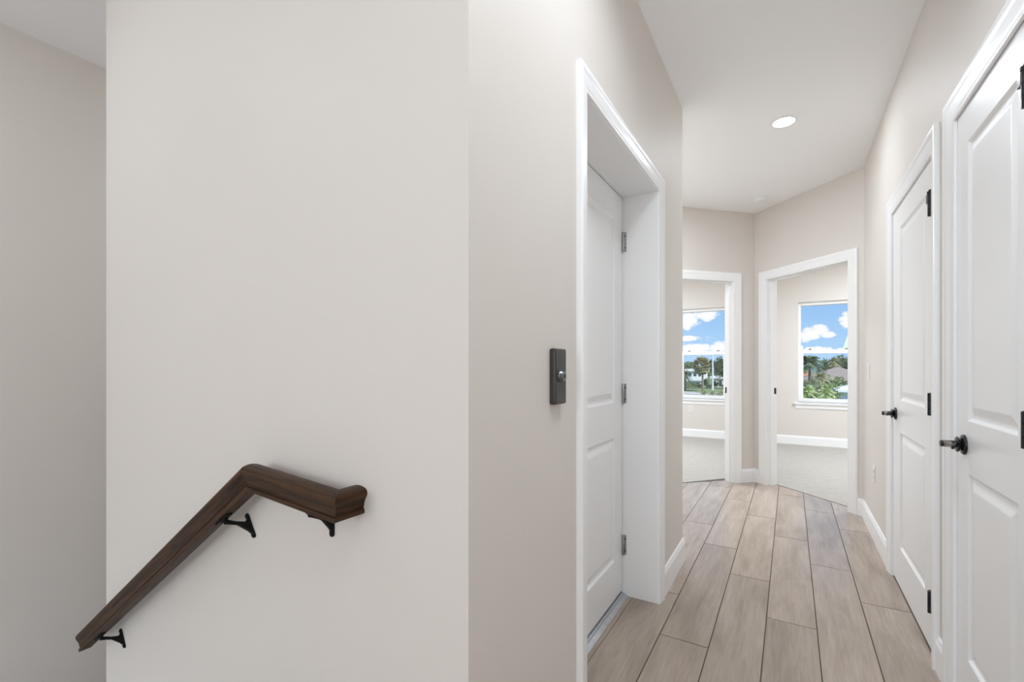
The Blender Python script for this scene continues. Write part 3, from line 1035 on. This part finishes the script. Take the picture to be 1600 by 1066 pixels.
def fan_leaf(m, o, az, el, L, rnd):
    """fan-palm leaf: stalk, then a round pleated fan of pointed blades"""
    d = Vector((math.cos(az) * math.cos(el), math.sin(az) * math.cos(el), math.sin(el)))
    side = Vector((-math.sin(az), math.cos(az), 0))
    up = side.cross(d)
    c = o + d * (L * 0.5)
    m.add([o + side * 0.012 * L, o - side * 0.012 * L, c - side * 0.008 * L, c + side * 0.008 * L], [(0, 1, 2, 3)])
    for k in range(11):
        a = (k - 5) / 5 * 1.35
        tip = c + (d * math.cos(a) + side * math.sin(a)) * (0.55 * L) - Vector((0, 0, 0.10 * L * abs(a) + 0.06 * L)) + up * rnd.uniform(-.03, .03) * L
        m_ = (c + tip) / 2
        q = (-d * math.sin(a) + side * math.cos(a)) * (0.07 * L)
        m.add([c, m_ + q, tip, m_ - q], [(0, 1, 2, 3)])


def palm(name, label, base, top, L, leafm, n=26, fan=False, seed=1, group=None, low=-0.5, wid=0.24, tr=0.14, skirt=0):
    rnd = random.Random(seed)
    o = empty(name, base, label, 'palm tree', None, group)
    base, top = Vector(base), Vector(top)
    h = (top - base).length
    t = MB()
    pts, rad = [], []
    for k in range(9):
        f = k / 8
        pts.append(base.lerp(top, f) + Vector((math.sin(f * 3) * 0.02 * h, 0, 0)))
        rad.append(tr * (1.25 - 0.5 * f))
    t.tube(pts, rad, 10)
    t.build('trunk', M['bark'], o, smooth=True)
    m = MB()
    for k in range(n):
        az = k * 2.39996 + rnd.uniform(-.2, .2)
        el = low + (1.35 - low) * ((k + 0.5) / n)
        if fan:
            fan_leaf(m, top, az, el, L * rnd.uniform(0.85, 1.1), rnd)
        else:
            frond(m, top, az, el, L * rnd.uniform(0.85, 1.12), wid, 0.42 + 0.15 * rnd.random(), rnd)
    m.build('crown', leafm, o, merge=False, fix=False)
    if skirt:
        s = MB()
        for k in range(skirt):
            fan_leaf(s, top - Vector((0, 0, 0.12 * L)), k * 2.4, -1.0 - 0.3 * rnd.random(), L * 0.8, rnd)
        s.build('dead_skirt', M['bark'], o, merge=False, fix=False)
    return o


def g(x, y, Y):
    """a point straight below photo pixel x, on the ground at depth Y"""
    p = at(x, y, Y)
    return (p.x, p.y, GROUND)


def shrub(name, label, x, y, Y, rx, rz, leafm, seed, group=None, nl=350, cat='shrub'):
    p = at(x, y, Y)
    top = p.z
    c = (p.x, p.y, (top + GROUND) / 2 + 0.1)
    r = (rx, rx * 0.8, max((top - GROUND) / 2 * 1.05, rz))
    return broad_tree(name, label, cat, (p.x, p.y, GROUND), c, r, leafm, nl, 9, 0.10, group, seed, trunk=True, multi=2)


def house(name, label, c, w, dpt, eave, ridge, wallm, roofm, over=0.5, wins=(), flat=False, yaw=0.0):
    """walls, hipped or flat roof with eaves, windows and a door on the side we see; c is the middle of the near wall on the ground"""
    o = empty(name, c, label, 'house')
    c = Vector(c)
    R = Matrix.Rotation(yaw, 3, 'Z')
    def fr(x, y, z):
        return c + R @ Vector((x, y, 0)) + Vector((0, 0, z))
    MB().box(-w / 2, 0, 0, w / 2, dpt, eave, fr).build('wall', wallm, o)
    r = MB()
    a, b = w / 2 + over, dpt + over
    if flat:
        r.box(-a, -over, eave, a, b, ridge, fr)
    else:
        k = min(a, (b + over) / 2) * 0.98
        v = [fr(-a, -over, eave), fr(a, -over, eave), fr(a, b, eave), fr(-a, b, eave),
             fr(-a, -over, eave + 0.2), fr(a, -over, eave + 0.2), fr(a, b, eave + 0.2), fr(-a, b, eave + 0.2),
             fr(-a + k, dpt / 2, ridge), fr(a - k + 0.01, dpt / 2, ridge)]
        r.add(v, [(3, 2, 1, 0), (0, 1, 5, 4), (1, 2, 6, 5), (2, 3, 7, 6), (3, 0, 4, 7), (4, 5, 9, 8), (5, 6, 9), (6, 7, 8, 9), (7, 4, 8)])
    r.build('roof', roofm, o)
    for x, z, ww, hh in wins:
        f = MB().box(x - ww / 2 - 0.12, -0.06, z - 0.12, x + ww / 2 + 0.12, 0.04, z + hh + 0.12, fr).build('window', M['roof_white'], o)
        MB().box(x - ww / 2, -0.09, z, x + ww / 2, -0.05, z + hh, fr).build('pane', M['pane_dark'], f)
    return o


# --- left bedroom window
palm('fan_palm', 'tall fan palm with a shaggy crown in the middle of the left window', g(1098, 612, 95), at(1096, 571, 95), 1.95, M['leaf_olive'], 46, True, 3, low=-0.9, tr=0.16, skirt=20)
palm('feather_palm', 'small yellow-green palm at the left edge of the left window', g(1070, 600, 97), at(1070, 585, 97), 1.9, M['leaf_olive'], 30, False, 5, low=-0.9, tr=0.16)
lp = g(1113.5, 610, 102)
lamp = empty('street_lamp', lp, 'white street lamp pole with a short arm beside the fan palm', 'street lamp')
ltop = at(1113.5, 557, 102)
MB().tube([lp, ltop], [0.19, 0.13], 10).build('pole', M['galv'], lamp, smooth=True)
MB().tube([ltop, ltop + Vector((-0.12, 0, 0.28)), ltop + Vector((-0.45, 0, 0.45))], [0.11, 0.09, 0.08], 8).build('arm', M['galv'], lamp, smooth=True)
MB().box(ltop.x - 0.95, ltop.y - 0.16, ltop.z + 0.38, ltop.x - 0.40, ltop.y + 0.16, ltop.z + 0.54).build('lamp_head', M['galv'], lamp, bevel=0.04)
broad_tree('oak_tree', 'large dark oak filling the right side of the left window', 'tree', g(1129, 608, 108), at(1130.5, 576.5, 108), (2.35, 2.0, 2.75), M['leaf_dark'], 6500, 24, 0.075, None, 11, multi=2)
house('flat_roofed_house', 'white two-storey house with flat white roof left of the fan palm', g(1086, 600, 140), 4.4, 8, 3.5, 4.15, M['house_white'], M['roof_white'], 0.5,
      [(-1.3, 2.0, 0.7, 1.0), (0.0, 2.0, 0.8, 1.0), (1.3, 2.0, 0.7, 1.0), (-1.0, 0.3, 1.0, 1.0), (1.0, 0.3, 1.0, 1.0)], True)
house('carport', 'low building with a bright white flat roof in front of the two-storey house', g(1084, 608, 115), 3.2, 6, 1.5, 2.3, M['house_blue'], M['roof_white'], 0.4, [(-0.9, 0.2, 0.8, 0.9), (0.9, 0.2, 0.8, 0.9)], True)
house('beige_bungalow', 'beige bungalow with pale roof edge under the dark oak', g(1125, 607, 119), 3.4, 6, 2.0, 2.5, M['house_beige'], M['roof_white'], 0.4, [(-1.1, 0.5, 0.6, 0.9), (0.1, 0.1, 0.7, 1.5), (1.2, 0.5, 0.6, 0.9)], True)
for i, (x, y, Y, rx, lab) in enumerate(((1073, 598, 106, 1.4, 'green shrub below the yellow-green palm'), (1083, 597, 109, 1.7, 'rounded green shrub left of the fan palm, before the white low building'),
                                       (1091, 599, 104, 0.8, 'dark shrub just left of the fan palm trunk'), (1104, 590, 112, 1.1, 'tall green shrub just right of the fan palm trunk'),
                                       (1109, 600, 107, 0.7, 'dark shrub right beside the street lamp pole'), (1119, 597, 112, 1.1, 'dark shrub in front of the beige bungalow'), (1133, 600, 105, 0.9, 'dark shrub under the oak at the right edge of the left window'))):
    shrub('garden_shrub', lab, x, y, Y, rx, 0.5, M['leaf_mid'] if i in (0, 3) else M['leaf_dark'], 30 + i, nl=900)
for i, (x, y, Y, rx, lab) in enumerate(((1097, 611.5, 83, 1.05, 'low bush at the foot of the left window, under the fan palm'), (1112, 612.5, 82, 0.8, 'low bush at the foot of the street lamp pole'),
                                       (1125, 612, 81, 0.95, 'low bush at the foot of the left window, under the oak'))):
    shrub('hedge_bush', lab, x, y, Y, rx, 0.25, M['leaf_mid'], 40 + i, nl=500)
for i, (x, y, Y, rx, rz, lab) in enumerate(((1066, 572, 172, 3.8, 2.8, 'distant dark tree at the left edge of the left window'), (1080, 569, 182, 3.6, 3.0, 'distant dark tree rising over the flat white roof'),
                                           (1107, 571, 170, 3.2, 2.8, 'distant tree between the fan palm and the street lamp'))):
    p = at(x, y, Y)
    broad_tree('background_tree', lab, 'tree', (p.x, p.y, GROUND), (p.x, p.y, p.z - rz * 0.4), (rx, rx, rz * 1.15), M['leaf_dark'], 1500, 11, 0.11, None, 60 + i)

# --- right bedroom window
palm('date_palm', 'big dark palm at the upper left of the right window', g(1263, 600, 66), at(1264, 569, 66), 2.15, M['leaf_dark'], 36, False, 8, low=-0.25, wid=0.24, tr=0.16)
palm('date_palm', 'spiky green palm in the middle of the right window, in front of the roofs', g(1281, 600, 50), at(1281, 592, 50), 1.2, M['leaf_olive'], 34, False, 9, low=-0.1, wid=0.15, tr=0.15)
palm('date_palm', 'bright green palm at the lower left of the right window', g(1262, 622, 27), at(1262, 613, 27), 0.62, M['leaf_lime'], 26, False, 14, low=-0.5, wid=0.22, tr=0.08)
palm('date_palm', 'bright yellow-green palm at the lower middle of the right window', g(1291, 622, 25), at(1291, 615, 25), 0.50, M['leaf_lime'], 24, False, 15, low=-0.35, wid=0.22, tr=0.08)
palm('coconut_palm', 'distant palm standing over the brown roof', g(1303, 590, 122), at(1303, 567, 122), 1.9, M['leaf_olive'], 26, False, 17, low=-0.5, tr=0.18)
for i, (x, y, Y, rx, rz, lab) in enumerate(((1293, 570, 158, 2.8, 2.2, 'distant dark tree left of the palm over the brown roof'), (1314, 567, 146, 3.2, 2.4, 'distant dark tree right of the palm over the brown roof'),
                                           (1331, 566, 138, 3.2, 2.6, 'distant dark tree at the right edge of the right window'))):
    p = at(x, y, Y)
    broad_tree('background_tree', lab, 'tree', (p.x, p.y, GROUND), (p.x, p.y, p.z - rz * 0.4), (rx, rx, rz * 1.15), M['leaf_dark'], 1500, 11, 0.11, None, 70 + i)
house('orange_roofed_house', 'house with an orange tiled hip roof at the left of the right window', g(1264, 600, 110), 6.0, 8, 2.1, 4.0, M['house_white'], M['roof_orange'], 0.6, [(0.4, 0.5, 1.6, 1.0)])
house('brown_roofed_house', 'house under a broad grey-brown hip roof on the right of the right window', g(1313, 600, 84), 9.0, 9, 2.6, 4.75, M['house_beige'], M['roof_brown'], 0.8, [(-2.2, 0.6, 1.6, 1.1), (1.6, 0.6, 1.6, 1.1)])
house('white_hipped_pavilion', 'small pale blue house with bright white hip roof, lower right of the right window', g(1346, 620, 46), 2.6, 3.0, 2.72, 3.45, M['house_blue'], M['roof_white'], 0.4, [(-0.75, 0.5, 0.7, 1.1)])
for i, (x, y, Y, rx, mm, lab) in enumerate(((1258, 590, 41, 0.8, 'leaf_mid', 'leafy shrub at the left edge of the right window, above the lime shrub'), (1270, 595, 37, 0.75, 'leaf_mid', 'leafy shrub behind the bright palm at the lower left of the right window'),
                                           (1280, 603, 31, 0.48, 'leaf_lime', 'lime shrub between the two bright palms'), (1297, 587, 60, 1.7, 'leaf_mid', 'green shrub in front of the brown roof'),
                                           (1303, 599, 39, 0.6, 'leaf_mid', 'leafy shrub just left of the white hip roof'), (1314, 585, 66, 1.0, 'leaf_dark', 'dark green shrub against the right part of the brown roof'),
                                           (1254, 606, 29, 0.42, 'leaf_lime', 'lime shrub at the bottom left corner of the right window'), (1303, 614, 27, 0.36, 'leaf_lime', 'lime shrub at the foot of the right window, before the pale blue house'),
                                           (1292, 596, 56, 0.8, 'leaf_lime', 'pale green shrub just right of the spiky palm'), (1271, 613, 23, 0.26, 'leaf_mid', 'low shrub at the foot of the right window, right of the bright palm'),
                                           (1290, 606, 33, 0.45, 'leaf_mid', 'leafy shrub behind the bright yellow-green palm'), (1264, 603, 33, 0.42, 'leaf_lime', 'pale shrub right behind the bright green palm'),
                                           (1278, 612, 28, 0.26, 'leaf_mid', 'low green shrub left of the bright yellow-green palm'), (1296, 608, 30, 0.34, 'leaf_lime', 'pale shrub between the yellow-green palm and the white hip roof'))):
    shrub('garden_shrub', lab, x, y, Y, rx, 0.5, M[mm], 80 + i, nl=1000)

# ------------------------------------------------------------------ sky
def build_world():
    wd = bpy.data.worlds.new('summer_sky')
    SC.world = wd
    wd.use_nodes = True
    nt = wd.node_tree
    nt.nodes.clear()
    out = N(nt, 'ShaderNodeOutputWorld')
    bg = N(nt, 'ShaderNodeBackground')
    nt.links.new(bg.outputs[0], out.inputs[0])
    tc = N(nt, 'ShaderNodeTexCoord')
    sep = N(nt, 'ShaderNodeSeparateXYZ')
    nt.links.new(tc.outputs['Generated'], sep.inputs[0])

    def mth(op, a, b=None, clamp=False):
        n = N(nt, 'ShaderNodeMath', operation=op, use_clamp=clamp)
        for i, v in enumerate((a, b)):
            if v is None:
                continue
            if isinstance(v, (int, float)):
                n.inputs[i].default_value = v
            else:
                nt.links.new(v, n.inputs[i])
        return n.outputs[0]
    den = mth('MAXIMUM', mth('ABSOLUTE', sep.outputs['Y']), 0.12)
    px = mth('DIVIDE', sep.outputs['X'], den)
    pz = mth('DIVIDE', sep.outputs['Z'], den)
    cb = N(nt, 'ShaderNodeCombineXYZ')
    nt.links.new(px, cb.inputs[0])
    nt.links.new(mth('MULTIPLY', pz, 1.6), cb.inputs[1])
    n1 = N(nt, 'ShaderNodeTexNoise')
    n1.inputs['Scale'].default_value = 46
    n1.inputs['Detail'].default_value = 7
    n1.inputs['Roughness'].default_value = 0.66
    nt.links.new(cb.outputs[0], n1.inputs['Vector'])
    n2 = N(nt, 'ShaderNodeTexNoise')
    n2.inputs['Scale'].default_value = 5
    n2.inputs['Detail'].default_value = 5
    nt.links.new(cb.outputs[0], n2.inputs['Vector'])
    wob = mth('MULTIPLY', mth('SUBTRACT', n1.outputs['Fac'], 0.5), 3.2)
    best = mth('MULTIPLY', mth('SUBTRACT', n2.outputs['Fac'], 0.72), 3.0)
    for x, y, rx, ry, g in CLOUDS:
        p = at(x, y, 1.0)
        ex = at(x + rx, y, 1.0)
        ez = at(x, y - ry, 1.0)
        cx, cz = p.x, p.z - EYE
        ax, az = ex.x - p.x, (ez.z - p.z)
        dx = mth('DIVIDE', mth('SUBTRACT', px, cx), ax)
        dz = mth('DIVIDE', mth('SUBTRACT', pz, cz), az)
        d = mth('SUBTRACT', g, mth('ADD', mth('MULTIPLY', dx, dx), mth('MULTIPLY', dz, dz)))
        best = mth('MAXIMUM', best, d)
    val = mth('ADD', best, wob)
    mr = N(nt, 'ShaderNodeMapRange', interpolation_type='SMOOTHSTEP')
    mr.inputs['From Min'].default_value, mr.inputs['From Max'].default_value = -0.10, 0.50
    nt.links.new(val, mr.inputs['Value'])
    gr_ = N(nt, 'ShaderNodeValToRGB')
    e = gr_.color_ramp.elements
    e[0].position, e[0].color = 0.0, (0.47, 0.70, 0.98, 1)
    e[1].position, e[1].color = 0.5, (0.16, 0.36, 0.85, 1)
    m_ = e.new(0.14)
    m_.color = (0.27, 0.53, 0.94, 1)
    nt.links.new(mth('ABSOLUTE', sep.outputs['Z']), gr_.inputs['Fac'])
    mx = N(nt, 'ShaderNodeMix', data_type='RGBA')
    nt.links.new(mr.outputs[0], mx.inputs['Factor'])
    nt.links.new(gr_.outputs['Color'], mx.inputs['A'])
    cl = N(nt, 'ShaderNodeMix', data_type='RGBA')
    cl.inputs['A'].default_value = (0.90, 0.93, 0.99, 1)
    cl.inputs['B'].default_value = (1.10, 1.10, 1.10, 1)
    sh = N(nt, 'ShaderNodeMapRange')
    sh.inputs['From Min'].default_value, sh.inputs['From Max'].default_value = 0.2, 1.2
    nt.links.new(val, sh.inputs['Value'])
    nt.links.new(sh.outputs[0], cl.inputs['Factor'])
    nt.links.new(cl.outputs['Result'], mx.inputs['B'])
    nt.links.new(mx.outputs['Result'], bg.inputs['Color'])
    bg.inputs['Strength'].default_value = 1.0


CLOUDS = [(1268, 521, 21, 11, 1.0), (1280, 516, 15, 10, 1.0), (1293, 524, 13, 6, 1.0), (1256, 527, 12, 9, 0.9), (1325, 500, 15, 14, 1.0), (1278, 546, 25, 5, 1.0), (1318, 546, 12, 4, 0.8),
          (1072, 500, 24, 15, 1.0), (1104, 491, 27, 12, 0.8), (1078, 529, 22, 5, 0.85), (1085, 545, 36, 9, 1.0), (1127, 543, 22, 11, 1.0), (1135, 484, 8, 7, 0.7)]
build_world()

# ------------------------------------------------------------------ lights
def area(name, loc, rot, size, power, col=(1, 1, 1), shape='DISK', size_y=None, spread=180):
    l = bpy.data.lights.new(name, 'AREA')
    l.shape, l.size, l.energy, l.color = shape, size, power, col
    if size_y:
        l.size_y = size_y
    l.spread = math.radians(spread)
    o = bpy.data.objects.new(name, l)
    COL.objects.link(o)
    o.location, o.rotation_euler = loc, rot
    return o


WARM = (0.878, 0.965, 1.058)
sun = bpy.data.lights.new('sun', 'SUN')
sun.energy, sun.angle, sun.color = 5.0, math.radians(0.6), (1, 0.96, 0.9)
so = bpy.data.objects.new('sun', sun)
COL.objects.link(so)
so.rotation_euler = Vector((-0.55, 0.45, -0.75)).to_track_quat('-Z', 'Y').to_euler()
LAMPS = [
    ('hall_lamp', (dlp[0], dlp[1], CEIL - 0.012), (0, 0, 0), 0.12, None, 4.6),
    ('hall_lamp_near', (-0.03, 1.15, CEIL - 0.012), (0, 0, 0), 0.40, None, 8.3),
    ('entry_fill', (0.05, 0.15, CEIL - 0.012), (0, 0, 0), 0.40, None, 5),  # unseen overhead area light added to lift the near floor and low walls
    ('landing_fill', (-2.0, -3.15, 1.4), (math.radians(90), 0, 0), 1.8, 2.0, 26),  # unseen area light added before the closed back wall; no window there
    ('hall_fill', (-0.1, -3.12, 1.72), (math.radians(110), 0, 0), 1.0, 1.2, 42),  # added fill aimed up the hall from behind the camera, no window built
    ('stair_lamp', (-2.25, -0.15, CEIL - 0.02), (0, 0, 0), 0.4, None, 4.5),
    ('stair_back_fill', (-2.74, 2.3, CEIL - 0.02), (0, 0, 0), 0.3, None, 13),  # unseen fill added behind the shaft to brighten the far stairwell wall
    ('stair_low_fill', (-2.25, -0.27, -0.40), (math.radians(90), 0, 0), 1.4, 0.3, 3.2),  # no fixture here: added low down to brighten the lower stair wall
    ('vestibule_fill', (-0.85, 3.7, CEIL - 0.02), (0, 0, 0), 0.3, None, 16.5),  # unseen fill added in the nook to brighten the hall end
    ('left_bedroom_fill', (-2.2, 6.3, CEIL - 0.02), (0, 0, 0), 0.9, None, 85),  # added unseen overhead fill that brightens the left bedroom
    ('right_bedroom_fill', (1.5, 6.6, CEIL - 0.02), (0, 0, 0), 0.9, None, 85),  # right room's added overhead fill, unseen from the hall
]
for nm_, loc_, rot_, sz_, sy_, pw_ in LAMPS:
    area(nm_, loc_, rot_, sz_, pw_, WARM, 'RECTANGLE' if sy_ else 'DISK', sy_, 155 if nm_ in ('hall_lamp_near', 'entry_fill') else 180)

# ------------------------------------------------------------------ camera
cam = bpy.data.cameras.new('camera')
cam.sensor_fit, cam.sensor_width = 'HORIZONTAL', 36.0
cam.lens = 36.0 * F_PX / 1600
cam.shift_x = 0.0
cam.shift_y = (V0 - 533.0) / 1600
cam.clip_start, cam.clip_end = 0.02, 2000
co = bpy.data.objects.new('camera', cam)
COL.objects.link(co)
co.location = (0, 0, EYE)
co.rotation_euler = (math.radians(90), 0, YAW)
SC.camera = co
SC.view_settings.view_transform = 'Standard'
SC.view_settings.look = 'None'
SC.view_settings.exposure = 0.06
SC.view_settings.gamma = 1.0
SC.view_settings.use_curve_mapping = False
SC.cycles.max_bounces = 14
SC.cycles.diffuse_bounces = 10
SC.cycles.transparent_max_bounces = 12
SC.cycles.sample_clamp_indirect = 6.0
